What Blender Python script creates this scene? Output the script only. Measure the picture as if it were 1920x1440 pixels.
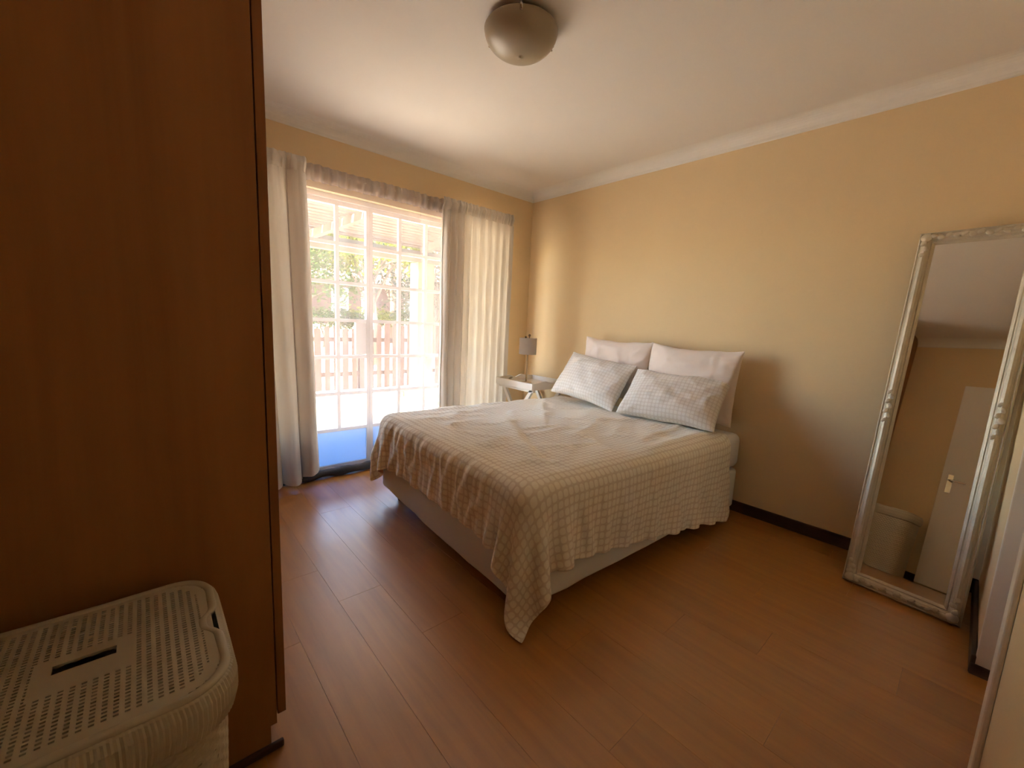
import bpy, bmesh, math, random
import numpy as np
from mathutils import Matrix, Vector, noise

sc = bpy.context.scene
for o in list(bpy.data.objects):
    bpy.data.objects.remove(o)
random.seed(7)
PI = math.pi
col = sc.collection

# ------------------------------------------------------------------ camera
CAM = (-3.0563, -3.2252, 1.2272)
YAW, PITCH, ROLL = 0.72964, -0.14311, 0.04732
cd = bpy.data.cameras.new('camera')
cam = bpy.data.objects.new('camera', cd)
col.objects.link(cam)
fwd = Vector((math.sin(YAW) * math.cos(PITCH), math.cos(YAW) * math.cos(PITCH), math.sin(PITCH)))
rgt = Vector((math.cos(YAW), -math.sin(YAW), 0))
up = rgt.cross(fwd)
r2 = math.cos(ROLL) * rgt + math.sin(ROLL) * up
u2 = -math.sin(ROLL) * rgt + math.cos(ROLL) * up
m = Matrix((r2, u2, -fwd)).transposed().to_4x4()
m.translation = CAM
cam.matrix_world = m
cd.sensor_width = 36
cd.lens = 779.4 * 36 / 1920
cd.clip_start = 0.02
sc.camera = cam

# ------------------------------------------------------------------ sky, sun, exposure
w = bpy.data.worlds.new('world')
sc.world = w
w.use_nodes = True
nt = w.node_tree
bg = nt.nodes['Background']
sky = nt.nodes.new('ShaderNodeTexSky')
sky.sky_type = 'NISHITA'
sky.sun_disc = False
sky.sun_elevation = math.radians(36)
sky.sun_rotation = math.radians(-96)
nt.links.new(sky.outputs[0], bg.inputs[0])
bg.inputs[1].default_value = 2.6

sd = bpy.data.lights.new('sun', 'SUN')
sd.energy = 52.0
sd.color = (1.0, 0.92, 0.80)
sd.angle = math.radians(0.6)
so = bpy.data.objects.new('sun', sd)
col.objects.link(so)
to_sun = Vector((-0.80, -0.07, 0.60)).normalized()
so.rotation_euler = to_sun.to_track_quat('Z', 'Y').to_euler()
so.location = (-8, -1, 8)

sc.view_settings.view_transform = 'Standard'
sc.view_settings.look = 'None'
sc.view_settings.gamma = 1
sc.view_settings.use_curve_mapping = False
sc.view_settings.exposure = 1.06
cy = sc.cycles
cy.max_bounces = 7
cy.diffuse_bounces = 5
cy.glossy_bounces = 4
cy.transmission_bounces = 4
cy.transparent_max_bounces = 12
cy.use_adaptive_sampling = True
cy.adaptive_threshold = 0.012
cy.adaptive_min_samples = 32
cy.sample_clamp_indirect = 12
cy.use_denoising = True

# ------------------------------------------------------------------ materials
def mat(name, color, rough=0.6, spec=0.3, metal=0.0, bump=0, bscale=60, var=0.0, vscale=3.0, coat=0, sheen=0):
    m = bpy.data.materials.new(name)
    m.use_nodes = True
    t = m.node_tree
    b = t.nodes['Principled BSDF']
    b.inputs['Base Color'].default_value = (*color, 1)
    b.inputs['Roughness'].default_value = rough
    b.inputs['Specular IOR Level'].default_value = spec
    b.inputs['Metallic'].default_value = metal
    b.inputs['Coat Weight'].default_value = coat
    b.inputs['Sheen Weight'].default_value = sheen
    if var or bump:
        tc = t.nodes.new('ShaderNodeTexCoord')
    if var:
        n = t.nodes.new('ShaderNodeTexNoise')
        n.inputs['Scale'].default_value = vscale
        n.inputs['Detail'].default_value = 3
        t.links.new(tc.outputs['Object'], n.inputs['Vector'])
        r = t.nodes.new('ShaderNodeMix')
        r.data_type = 'RGBA'
        r.inputs['A'].default_value = (*[c * (1 - var) for c in color], 1)
        r.inputs['B'].default_value = (*[min(1, c * (1 + var)) for c in color], 1)
        t.links.new(n.outputs['Fac'], r.inputs['Factor'])
        t.links.new(r.outputs['Result'], b.inputs['Base Color'])
    if bump:
        n = t.nodes.new('ShaderNodeTexNoise')
        n.inputs['Scale'].default_value = bscale
        n.inputs['Detail'].default_value = 4
        t.links.new(tc.outputs['Object'], n.inputs['Vector'])
        bp = t.nodes.new('ShaderNodeBump')
        bp.inputs['Strength'].default_value = bump
        bp.inputs['Distance'].default_value = 0.01
        t.links.new(n.outputs['Fac'], bp.inputs['Height'])
        t.links.new(bp.outputs['Normal'], b.inputs['Normal'])
    return m

def wood(name, c1, c2, scale, rough=0.35, spec=0.4, rand=0.0, strip=False):
    """long grain along the direction that has the small scale"""
    m = bpy.data.materials.new(name)
    m.use_nodes = True
    t = m.node_tree
    b = t.nodes['Principled BSDF']
    tc = t.nodes.new('ShaderNodeTexCoord')
    oi = t.nodes.new('ShaderNodeObjectInfo')
    add = t.nodes.new('ShaderNodeVectorMath')
    add.operation = 'ADD'
    sca = t.nodes.new('ShaderNodeVectorMath')
    sca.operation = 'SCALE'
    sca.inputs['Scale'].default_value = 37.0 * (1 if rand else 0)
    cmb = t.nodes.new('ShaderNodeCombineXYZ')
    for k in range(3):
        t.links.new(oi.outputs['Random'], cmb.inputs[k])
    t.links.new(cmb.outputs[0], sca.inputs[0])
    t.links.new(tc.outputs['Object'], add.inputs[0])
    t.links.new(sca.outputs[0], add.inputs[1])
    mp = t.nodes.new('ShaderNodeMapping')
    mp.inputs['Scale'].default_value = scale
    t.links.new(add.outputs[0], mp.inputs['Vector'])
    n = t.nodes.new('ShaderNodeTexNoise')
    n.inputs['Scale'].default_value = 1
    n.inputs['Detail'].default_value = 5
    n.inputs['Roughness'].default_value = 0.6
    n.inputs['Distortion'].default_value = 0.4
    t.links.new(mp.outputs[0], n.inputs['Vector'])
    mx = t.nodes.new('ShaderNodeMix')
    mx.data_type = 'RGBA'
    mx.inputs['A'].default_value = (*c1, 1)
    mx.inputs['B'].default_value = (*c2, 1)
    rmp = t.nodes.new('ShaderNodeMapRange')
    rmp.inputs['From Min'].default_value = 0.3
    rmp.inputs['From Max'].default_value = 0.7
    t.links.new(n.outputs['Fac'], rmp.inputs['Value'])
    t.links.new(rmp.outputs[0], mx.inputs['Factor'])
    hsv = t.nodes.new('ShaderNodeHueSaturation')
    t.links.new(mx.outputs['Result'], hsv.inputs['Color'])
    if rand:
        r2 = t.nodes.new('ShaderNodeMapRange')
        r2.inputs['To Min'].default_value = 1 - rand
        r2.inputs['To Max'].default_value = 1 + rand
        t.links.new(oi.outputs['Random'], r2.inputs['Value'])
        t.links.new(r2.outputs[0], hsv.inputs['Value'])
    t.links.new(hsv.outputs[0], b.inputs['Base Color'])
    b.inputs['Roughness'].default_value = rough
    b.inputs['Specular IOR Level'].default_value = spec
    return m

def cloth(name, color, transl=0.35, transp=0.0, tcol=None, weave=900, bump=0.15):
    m = bpy.data.materials.new(name)
    m.use_nodes = True
    t = m.node_tree
    t.nodes.remove(t.nodes['Principled BSDF'])
    out = t.nodes['Material Output']
    d = t.nodes.new('ShaderNodeBsdfDiffuse')
    d.inputs['Color'].default_value = (*color, 1)
    tr = t.nodes.new('ShaderNodeBsdfTranslucent')
    tr.inputs['Color'].default_value = (*(tcol or color), 1)
    mx = t.nodes.new('ShaderNodeMixShader')
    mx.inputs[0].default_value = transl
    t.links.new(d.outputs[0], mx.inputs[1])
    t.links.new(tr.outputs[0], mx.inputs[2])
    last = mx
    tc = t.nodes.new('ShaderNodeTexCoord')
    n = t.nodes.new('ShaderNodeTexNoise')
    n.inputs['Scale'].default_value = weave
    t.links.new(tc.outputs['Object'], n.inputs['Vector'])
    if bump:
        bp = t.nodes.new('ShaderNodeBump')
        bp.inputs['Strength'].default_value = bump
        bp.inputs['Distance'].default_value = 0.002
        t.links.new(n.outputs['Fac'], bp.inputs['Height'])
        t.links.new(bp.outputs['Normal'], d.inputs['Normal'])
    if transp:
        tp = t.nodes.new('ShaderNodeBsdfTransparent')
        m2 = t.nodes.new('ShaderNodeMixShader')
        m2.inputs[0].default_value = transp
        t.links.new(mx.outputs[0], m2.inputs[1])
        t.links.new(tp.outputs[0], m2.inputs[2])
        last = m2
    t.links.new(last.outputs[0], out.inputs['Surface'])
    return m

def checked(name, base, line, period=0.031, thr=0.30, skew=0.0):
    m = bpy.data.materials.new(name)
    m.use_nodes = True
    t = m.node_tree
    b = t.nodes['Principled BSDF']
    b.inputs['Roughness'].default_value = 0.85
    b.inputs['Specular IOR Level'].default_value = 0.15
    b.inputs['Sheen Weight'].default_value = 0.1
    uv = t.nodes.new('ShaderNodeUVMap')
    sp = t.nodes.new('ShaderNodeSeparateXYZ')
    t.links.new(uv.outputs[0], sp.inputs[0])
    vals = []
    for k in (0, 1):
        a = t.nodes.new('ShaderNodeMath'); a.operation = 'MULTIPLY'; a.inputs[1].default_value = PI / period
        t.links.new(sp.outputs[k], a.inputs[0])
        s = t.nodes.new('ShaderNodeMath'); s.operation = 'SINE'
        t.links.new(a.outputs[0], s.inputs[0])
        ab = t.nodes.new('ShaderNodeMath'); ab.operation = 'ABSOLUTE'
        t.links.new(s.outputs[0], ab.inputs[0])
        vals.append(ab)
    mn = t.nodes.new('ShaderNodeMath'); mn.operation = 'MULTIPLY'
    t.links.new(vals[0].outputs[0], mn.inputs[0]); t.links.new(vals[1].outputs[0], mn.inputs[1])
    mr = t.nodes.new('ShaderNodeMapRange')
    mr.inputs['From Min'].default_value = thr * 0.7
    mr.inputs['From Max'].default_value = thr * 1.35
    t.links.new(mn.outputs[0], mr.inputs['Value'])
    mx = t.nodes.new('ShaderNodeMix'); mx.data_type = 'RGBA'
    mx.inputs['A'].default_value = (*line, 1)
    mx.inputs['B'].default_value = (*base, 1)
    t.links.new(mr.outputs[0], mx.inputs['Factor'])
    t.links.new(mx.outputs['Result'], b.inputs['Base Color'])
    return m

def glassmat():
    m = bpy.data.materials.new('window glass')
    m.use_nodes = True
    t = m.node_tree
    t.nodes.remove(t.nodes['Principled BSDF'])
    tp = t.nodes.new('ShaderNodeBsdfTransparent')
    tp.inputs[0].default_value = (0.94, 0.96, 0.95, 1)
    gl = t.nodes.new('ShaderNodeBsdfGlossy')
    gl.inputs['Roughness'].default_value = 0.02
    fr = t.nodes.new('ShaderNodeFresnel')
    fr.inputs[0].default_value = 1.35
    mx = t.nodes.new('ShaderNodeMixShader')
    t.links.new(fr.outputs[0], mx.inputs[0])
    t.links.new(tp.outputs[0], mx.inputs[1])
    t.links.new(gl.outputs[0], mx.inputs[2])
    t.links.new(mx.outputs[0], t.nodes['Material Output'].inputs['Surface'])
    return m

M = {}
M['wall'] = mat('cream wall paint', (0.78, 0.59, 0.345), 0.75, 0.2, var=0.03)
M['ceil'] = mat('ceiling paint', (0.80, 0.74, 0.67), 0.85, 0.15, var=0.015)
M['cornice'] = mat('cornice paint', (0.82, 0.77, 0.70), 0.7, 0.2, var=0.02)
M['white'] = mat('white gloss paint', (0.80, 0.75, 0.69), 0.4, 0.4, var=0.02)
M['sash'] = mat('white steel paint', (0.72, 0.68, 0.64), 0.5, 0.3, var=0.02)
M['jamb'] = mat('cream gloss paint', (0.80, 0.69, 0.56), 0.45, 0.35, var=0.03)
M['plank'] = wood('beech laminate', (0.34, 0.128, 0.010), (0.46, 0.190, 0.020), (26, 1.6, 26), 0.40, 0.75, rand=0.06)
b_ = M['plank'].node_tree.nodes['Principled BSDF']
b_.inputs['Coat Weight'].default_value = 0.9
b_.inputs['Coat Roughness'].default_value = 0.30
b_.inputs['Coat IOR'].default_value = 1.6
M['subfloor'] = mat('subfloor', (0.10, 0.04, 0.015), 0.8)
M['skirt'] = wood('dark skirting wood', (0.045, 0.018, 0.010), (0.075, 0.032, 0.018), (4, 4, 40), 0.45)
M['ward'] = wood('wardrobe veneer', (0.30, 0.125, 0.038), (0.40, 0.18, 0.058), (9, 9, 0.55), 0.5, 0.3)
M['wardedge'] = wood('wardrobe door edge', (0.25, 0.10, 0.032), (0.34, 0.145, 0.046), (9, 9, 0.55), 0.45, 0.3)
M['sill'] = mat('charcoal rubber', (0.05, 0.048, 0.05), 0.7, 0.3, bump=0.3, bscale=80, var=0.3, vscale=20)
M['curtain'] = cloth('cotton curtain', (0.76, 0.69, 0.61), 0.30, 0.0, (0.42, 0.36, 0.28))
M['sheer'] = cloth('sheer voile', (0.76, 0.70, 0.66), 0.55, 0.66, (0.44, 0.345, 0.315), bump=0)
M['sheerhead'] = cloth('sheer heading', (0.66, 0.58, 0.52), 0.45, 0.15, (0.52, 0.42, 0.37))
M['glass'] = glassmat()
M['kick'] = cloth('panel tinted daylight blue', (0.42, 0.60, 0.85), 0.80, 0.06, (0.14, 0.25, 0.40), bump=0)  # blue of the shaded daylight is put into the panel colour
M['rod'] = mat('curtain rod', (0.55, 0.5, 0.45), 0.4, 0.4, 0.3)
M['duvet'] = checked('checked cotton', (0.88, 0.83, 0.71), (0.72, 0.64, 0.52))
M['duvetback'] = mat('pink cotton', (0.72, 0.40, 0.27), 0.9, 0.1, var=0.15, vscale=12)
M['checkpillow'] = checked('checked pillow cotton', (0.80, 0.75, 0.69), (0.70, 0.635, 0.565), 0.026)
M['pillow'] = mat('white pillow cotton', (0.80, 0.68, 0.60), 0.9, 0.1, bump=0.05, bscale=300, sheen=0.1)
M['sheet'] = mat('white sheet', (0.74, 0.70, 0.66), 0.9, 0.1, bump=0.1, bscale=40)
M['basecloth'] = mat('grey blue base cloth', (0.72, 0.72, 0.66), 0.9, 0.1, bump=0.12, bscale=14, var=0.04)
M['black'] = mat('black plastic', (0.02, 0.018, 0.016), 0.5)
M['shade'] = cloth('lamp shade linen', (0.72, 0.66, 0.62), 0.3)
M['lampmetal'] = mat('brushed brass', (0.72, 0.60, 0.44), 0.35, 0.5, 0.6)
M['bulb'] = mat('bulb glass', (0.12, 0.10, 0.09), 0.2, 0.6)
M['opal'] = mat('alabaster glass', (0.38, 0.305, 0.20), 0.35, 0.4, var=0.10, vscale=7)
M['clip'] = mat('clip metal', (0.22, 0.15, 0.09), 0.35, 0.5, 0.7)
M['chrome'] = mat('chrome', (0.7, 0.66, 0.6), 0.15, 0.5, 1.0)
M['mirror'] = mat('mirror silver', (0.86, 0.84, 0.78), 0.015, 0.5, 1.0)
M['champagne'] = mat('champagne leaf', (0.58, 0.50, 0.38), 0.42, 0.5, 0.25, bump=0.25, bscale=90, var=0.2, vscale=16)
M['hamper'] = mat('cream woven plastic', (0.50, 0.44, 0.32), 0.55, 0.35, var=0.03)
M['paper'] = mat('paper', (0.75, 0.66, 0.5), 0.8)
# outside
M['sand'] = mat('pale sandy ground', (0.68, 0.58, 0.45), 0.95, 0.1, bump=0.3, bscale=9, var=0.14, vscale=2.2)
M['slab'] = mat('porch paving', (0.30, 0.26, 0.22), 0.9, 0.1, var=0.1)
M['lawn'] = mat('dry leaf litter', (0.40, 0.34, 0.20), 0.95, 0.1, bump=0.3, bscale=14, var=0.35, vscale=3.5)
M['paling'] = wood('weathered paling', (0.036, 0.020, 0.015), (0.056, 0.032, 0.023), (14, 14, 1.0), 0.85, 0.1, rand=0.25)
M['column'] = mat('yellow plaster', (0.22, 0.185, 0.10), 0.9, 0.1, bump=0.1, bscale=30)
M['porch'] = mat('painted porch timber', (0.13, 0.10, 0.08), 0.8, 0.1, var=0.12, vscale=6)
M['gutter'] = mat('pale blue gutter', (0.16, 0.20, 0.23), 0.5, 0.3)
M['leaf1'] = cloth('mid green leaves', (0.018, 0.040, 0.010), 0.45, 0, (0.036, 0.085, 0.014), bump=0)
M['leaf2'] = cloth('yellow green leaves', (0.055, 0.068, 0.006), 0.5, 0, (0.13, 0.155, 0.010), bump=0)
M['leaf3'] = cloth('grey green leaves', (0.022, 0.036, 0.024), 0.4, 0, (0.036, 0.064, 0.036), bump=0)
M['bark'] = mat('bark', (0.12, 0.085, 0.06), 0.9, 0.1, bump=0.5, bscale=20)
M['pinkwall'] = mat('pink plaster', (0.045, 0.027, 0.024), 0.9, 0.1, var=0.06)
M['pinkroof'] = mat('roof tiles', (0.20, 0.10, 0.075), 0.9, 0.1, var=0.2, vscale=8)
M['darkglass'] = mat('dark window glass', (0.06, 0.05, 0.06), 0.2, 0.5)
M['brick'] = mat('red brick', (0.36, 0.16, 0.10), 0.9, 0.1, var=0.2, vscale=20)

# ------------------------------------------------------------------ mesh helpers
def wloc(o):
    v = Vector((0, 0, 0))
    while o is not None:
        v += o.location
        o = o.parent
    return v

class MB:
    def __init__(s):
        s.v = []; s.f = []; s.uv = None
    def quadbox(s, x0, x1, y0, y1, z0, z1, T=None):
        n = len(s.v)
        P = [(x0, y0, z0), (x1, y0, z0), (x1, y1, z0), (x0, y1, z0), (x0, y0, z1), (x1, y0, z1), (x1, y1, z1), (x0, y1, z1)]
        s.v += [T(q) for q in P] if T else P
        s.f += [tuple(n + i for i in q) for q in ((3, 2, 1, 0), (4, 5, 6, 7), (0, 1, 5, 4), (1, 2, 6, 5), (2, 3, 7, 6), (3, 0, 4, 7))]
        return s
    def grid(s, pts, nu, nv, closeu=False):
        """pts[i*nv+j]"""
        n = len(s.v)
        s.v += pts
        for i in range(nu if closeu else nu - 1):
            for j in range(nv - 1):
                a = n + i * nv + j; b = n + ((i + 1) % nu) * nv + j
                s.f.append((a, b, b + 1, a + 1))
        return s
    def lathe(s, prof, c=(0, 0, 0), seg=32, T=None):
        n = len(s.v)
        for k in range(seg):
            a = 2 * PI * k / seg
            for r, z in prof:
                q = (c[0] + r * math.cos(a), c[1] + r * math.sin(a), c[2] + z)
                s.v.append(T(q) if T else q)
        L = len(prof)
        for k in range(seg):
            for j in range(L - 1):
                a = n + k * L + j; b = n + ((k + 1) % seg) * L + j
                s.f.append((a, b, b + 1, a + 1))
        return s
    def tube(s, pts, r, seg=10, cap=True):
        n = len(s.v)
        P = [Vector(q) for q in pts]
        rr = r if isinstance(r, (list, tuple)) else [r] * len(P)
        ref = Vector((0, 0, 1))
        for i, q in enumerate(P):
            d = (P[min(i + 1, len(P) - 1)] - P[max(i - 1, 0)]).normalized()
            a = ref if abs(d.dot(ref)) < 0.95 else Vector((1, 0, 0))
            e1 = d.cross(a).normalized(); e2 = d.cross(e1)
            for k in range(seg):
                t = 2 * PI * k / seg
                s.v.append(tuple(q + rr[i] * (math.cos(t) * e1 + math.sin(t) * e2)))
        for i in range(len(P) - 1):
            for k in range(seg):
                a = n + i * seg + k; b = n + i * seg + (k + 1) % seg
                s.f.append((a, b, b + seg, a + seg))
        if cap:
            s.f.append(tuple(n + k for k in range(seg))[::-1])
            s.f.append(tuple(n + (len(P) - 1) * seg + k for k in range(seg)))
        return s
    def prism(s, poly, fn):
        """poly 2D outline, fn(pt, side) -> 3D"""
        n = len(s.v); L = len(poly)
        s.v += [fn(q, 0) for q in poly] + [fn(q, 1) for q in poly]
        s.f.append(tuple(n + i for i in range(L))[::-1])
        s.f.append(tuple(n + L + i for i in range(L)))
        for i in range(L):
            j = (i + 1) % L
            s.f.append((n + i, n + j, n + L + j, n + L + i))
        return s
    def build(s, name, material, parent=None, smooth=False, bevel=0, origin=None, solid=0, subsurf=0, seg=2):
        off = wloc(parent) if parent else Vector((0, 0, 0))
        if parent is None and origin is None:
            # put the origin at the base centre of the mesh
            A = np.array(s.v); mn = A.min(0); mx = A.max(0)
            origin = ((mn[0] + mx[0]) / 2, (mn[1] + mx[1]) / 2, mn[2])
        if parent is None:
            off = Vector(origin)
        me = bpy.data.meshes.new(name)
        me.from_pydata([tuple(Vector(q) - off) for q in s.v], [], s.f)
        bm = bmesh.new(); bm.from_mesh(me)
        bmesh.ops.recalc_face_normals(bm, faces=bm.faces)
        bm.to_mesh(me); bm.free()
        if smooth:
            me.polygons.foreach_set('use_smooth', [True] * len(me.polygons))
        for mm in (material if isinstance(material, (list, tuple)) else [material]):
            me.materials.append(M[mm])
        o = bpy.data.objects.new(name, me)
        col.objects.link(o)
        if parent is not None:
            o.parent = parent
        else:
            o.location = off
        if s.uv is not None:
            ul = me.uv_layers.new(name='UVMap')
            for lp in me.loops:
                ul.data[lp.index].uv = s.uv[lp.vertex_index]
        if solid:
            k = o.modifiers.new('solid', 'SOLIDIFY'); k.thickness = solid; k.offset = -1 if solid > 0 else 0
        if bevel:
            k = o.modifiers.new('bevel', 'BEVEL'); k.width = bevel; k.segments = seg; k.limit_method = 'ANGLE'
        if subsurf:
            k = o.modifiers.new('sub', 'SUBSURF'); k.levels = subsurf; k.render_levels = subsurf
        return o

def box(x0, x1, y0, y1, z0, z1, T=None):
    return MB().quadbox(min(x0, x1), max(x0, x1), min(y0, y1), max(y0, y1), min(z0, z1), max(z0, z1), T)

def tag(o, label=None, cat=None, group=None, kind=None):
    if label: o['label'] = label
    if cat: o['category'] = cat
    if group: o['group'] = group
    if kind: o['kind'] = kind
    return o

def thing(name, loc, label=None, cat=None, group=None, kind=None):
    o = bpy.data.objects.new(name, None)
    o.empty_display_size = 0.1
    col.objects.link(o)
    o.location = loc
    return tag(o, label, cat, group, kind)

def fnoise(x, y, z=0.0, oct=3):
    return noise.fractal(Vector((x, y, z)), 0.9, 2.0, oct)

# ------------------------------------------------------------------ room shell
XL, YR, ZC, HC = -3.44, -3.37, 2.53, 2.45
DX0, DX1, DZ = -2.45, -0.42, 2.10       # door opening
TH = 0.22
b = MB()
b.quadbox(XL - TH, DX0, 0, TH, -0.2, ZC); b.quadbox(DX1, TH, 0, TH, -0.2, ZC); b.quadbox(DX0, DX1, 0, TH, DZ, ZC)
tag(b.build('wall_window', 'wall'), 'cream painted wall around the glazed patio door', kind='structure')
tag(box(0, TH, YR - 0.3, 0, -0.2, ZC).build('wall_headboard', 'wall'), 'long cream painted wall behind the bed and leaning mirror', kind='structure')
tag(box(XL - TH, XL, YR - 0.3, 0, -0.2, ZC).build('wall_wardrobe', 'wall'), 'cream painted wall behind the wardrobe and hamper', kind='structure')
JX0, JX1 = -1.40, -0.78                 # doorway in the rear wall
b = MB()
b.quadbox(XL, JX0 - 0.02, YR - 0.14, YR, -0.2, ZC); b.quadbox(JX1 + 0.02, 0, YR - 0.14, YR, -0.2, ZC); b.quadbox(JX0 - 0.02, JX1 + 0.02, YR - 0.14, YR, 2.06, ZC)
tag(b.build('wall_rear', 'wall'), 'cream painted wall with the doorway beside the mirror', kind='structure')
tag(box(XL - TH, TH, YR - 0.3, TH, ZC, ZC + 0.12).build('ceiling', 'ceil'), 'plain off-white bedroom ceiling', kind='structure')
fl = tag(box(XL, 0, YR - 0.3, TH, -0.2, -0.009).build('floor', 'subfloor', origin=(0, 0, 0)), 'glossy orange-brown laminate plank floor', kind='structure')
# planks, running towards the patio door
PW, PLEN = 0.191, 1.28
plank_cache = {}
def plank_mesh(wd, ln):
    k = (round(wd, 3), round(ln, 3))
    if k not in plank_cache:
        g = 0.0004
        bm = bmesh.new()
        bmesh.ops.create_cube(bm, size=1)
        for v in bm.verts:
            v.co = Vector((v.co.x * (wd - g), v.co.y * (ln - g), (v.co.z - 0.5) * 0.009))
        bmesh.ops.bevel(bm, geom=[e for e in bm.edges if all(v.co.z > -0.004 for v in e.verts)], offset=0.0005, segments=1, affect='EDGES')
        me = bpy.data.meshes.new('plank'); bm.to_mesh(me); bm.free()
        me.materials.append(M['plank'])
        plank_cache[k] = me
    return plank_cache[k]
nrow = 18
offs = [0.0, 0.55, 0.9, 0.25, 0.7, 0.4]
for i in range(nrow):
    x0 = XL + i * PW; x1 = min(x0 + PW, 0)
    y = YR - 0.14
    first = 0.32 + offs[i % 6] * 0.96
    while y < 0.0:
        y2 = min(y + (first if y == YR - 0.14 else PLEN), 0.0)
        if 0.0 - y2 < 0.12: y2 = 0.0
        o = bpy.data.objects.new('plank', plank_mesh(x1 - x0, y2 - y))
        o.location = ((x0 + x1) / 2, (y + y2) / 2, 0)
        col.objects.link(o); o.parent = fl
        y = y2
# skirting
def skirt(name, pts, label):
    tag(pts.build(name, 'skirt', bevel=0.004), label, kind='structure')
skirt('baseboard_headboard', box(-0.016, 0, YR, 0, 0, 0.075), 'dark brown skirting along the bed wall')
skirt('baseboard_window', MB().quadbox(XL, DX0, -0.016, 0, 0, 0.075).quadbox(DX1, -0.016, -0.016, 0, 0, 0.075), 'dark brown skirting under the curtains')
skirt('baseboard_rear', MB().quadbox(JX1 + 0.0, -0.016, YR, YR + 0.016, 0, 0.075).quadbox(XL, JX0 - 0.07, YR, YR + 0.016, 0, 0.075), 'dark brown skirting beside the rear doorway')
skirt('baseboard_wardrobe', box(XL, XL + 0.016, -2.495, -2.06, 0, 0.075), 'dark brown skirting behind the hamper')
# coved cornice: profile (distance from wall, height)
prof = [(0.0, HC)] + [(0.085 - 0.085 * math.cos(a) * 1.0 + 0.004, HC + 0.006 + (ZC - HC - 0.006) * math.sin(a)) for a in np.linspace(0.0, PI / 2, 9)] + [(0.089, ZC), (0.0, ZC)]
ring = [(XL, YR), (0, YR), (0, 0), (XL, 0)]
inn = [(1, 1), (-1, 1), (-1, -1), (1, -1)]
def cornice(name, i, j, label):
    b = MB(); n = len(prof)
    for k in (i, j):
        for d, z in prof:
            b.v.append((ring[k][0] + inn[k][0] * d, ring[k][1] + inn[k][1] * d, z))
    for q in range(n):
        r = (q + 1) % n
        b.f.append((q, r, n + r, n + q))
    tag(b.build(name, 'cornice', smooth=False), label, kind='structure')
cornice('trim_1', 0, 1, 'off-white coved cornice over the rear wall')
cornice('trim_2', 1, 2, 'off-white coved cornice over the bed wall')
cornice('trim_3', 2, 3, 'off-white coved cornice over the curtains')
cornice('trim_4', 3, 0, 'off-white coved cornice over the wardrobe')

# rear doorway: white frame, shut leaf set back inside it
d3 = thing('door_3', (JX1, YR, 0), 'cream painted doorway at the right edge beside the mirror', kind='structure')
box(JX1, JX1 + 0.02, YR - 0.14, YR + 0.004, 0.02, 2.06).build('jamb', 'jamb', d3, bevel=0.003)
box(JX1 - 0.006, JX1, YR - 0.14, YR + 0.014, 0, 0.045).build('plinth_block', 'skirt', d3, bevel=0.003)
box(JX0 - 0.02, JX0, YR - 0.14, YR + 0.004, 0, 2.06).build('jamb', 'jamb', d3, bevel=0.003)
box(JX0, JX1, YR - 0.14, YR + 0.004, 2.04, 2.06).build('head', 'jamb', d3, bevel=0.003)
box(JX0 - 0.07, JX0 - 0.004, YR, YR + 0.014, 0, 2.12).build('architrave', 'jamb', d3, bevel=0.004)
box(JX0, JX1 + 0.06, YR, YR + 0.014, 2.06, 2.12).build('architrave', 'jamb', d3, bevel=0.004)
lf = box(JX0 + 0.003, JX1 - 0.003, YR - 0.14, YR - 0.10, 0.006, 2.037).build('door_leaf', 'jamb', d3, bevel=0.002)
MB().tube([(JX0 + 0.06, YR - 0.10, 1.02), (JX0 + 0.06, YR - 0.055, 1.02), (JX0 + 0.17, YR - 0.055, 1.02)], 0.009).build('door_handle', 'chrome', lf, smooth=True)

# entry door on the wardrobe wall (seen in the mirror)
d2 = thing('door_2', (XL, -2.95, 0), 'white flush door seen reflected in the leaning mirror', kind='structure')
lf = box(XL + 0.002, XL + 0.042, -3.14, -2.50, 0.01, 2.03).build('door_leaf', 'white', d2, bevel=0.002)
box(XL + 0.042, XL + 0.046, -2.585, -2.545, 0.93, 1.11).build('lock_plate', 'chrome', lf, bevel=0.001)
MB().tube([(XL + 0.046, -2.565, 1.05), (XL + 0.09, -2.565, 1.05), (XL + 0.095, -2.58, 1.05), (XL + 0.095, -2.68, 1.045)], 0.008).build('door_handle', 'chrome', lf, smooth=True)

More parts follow.
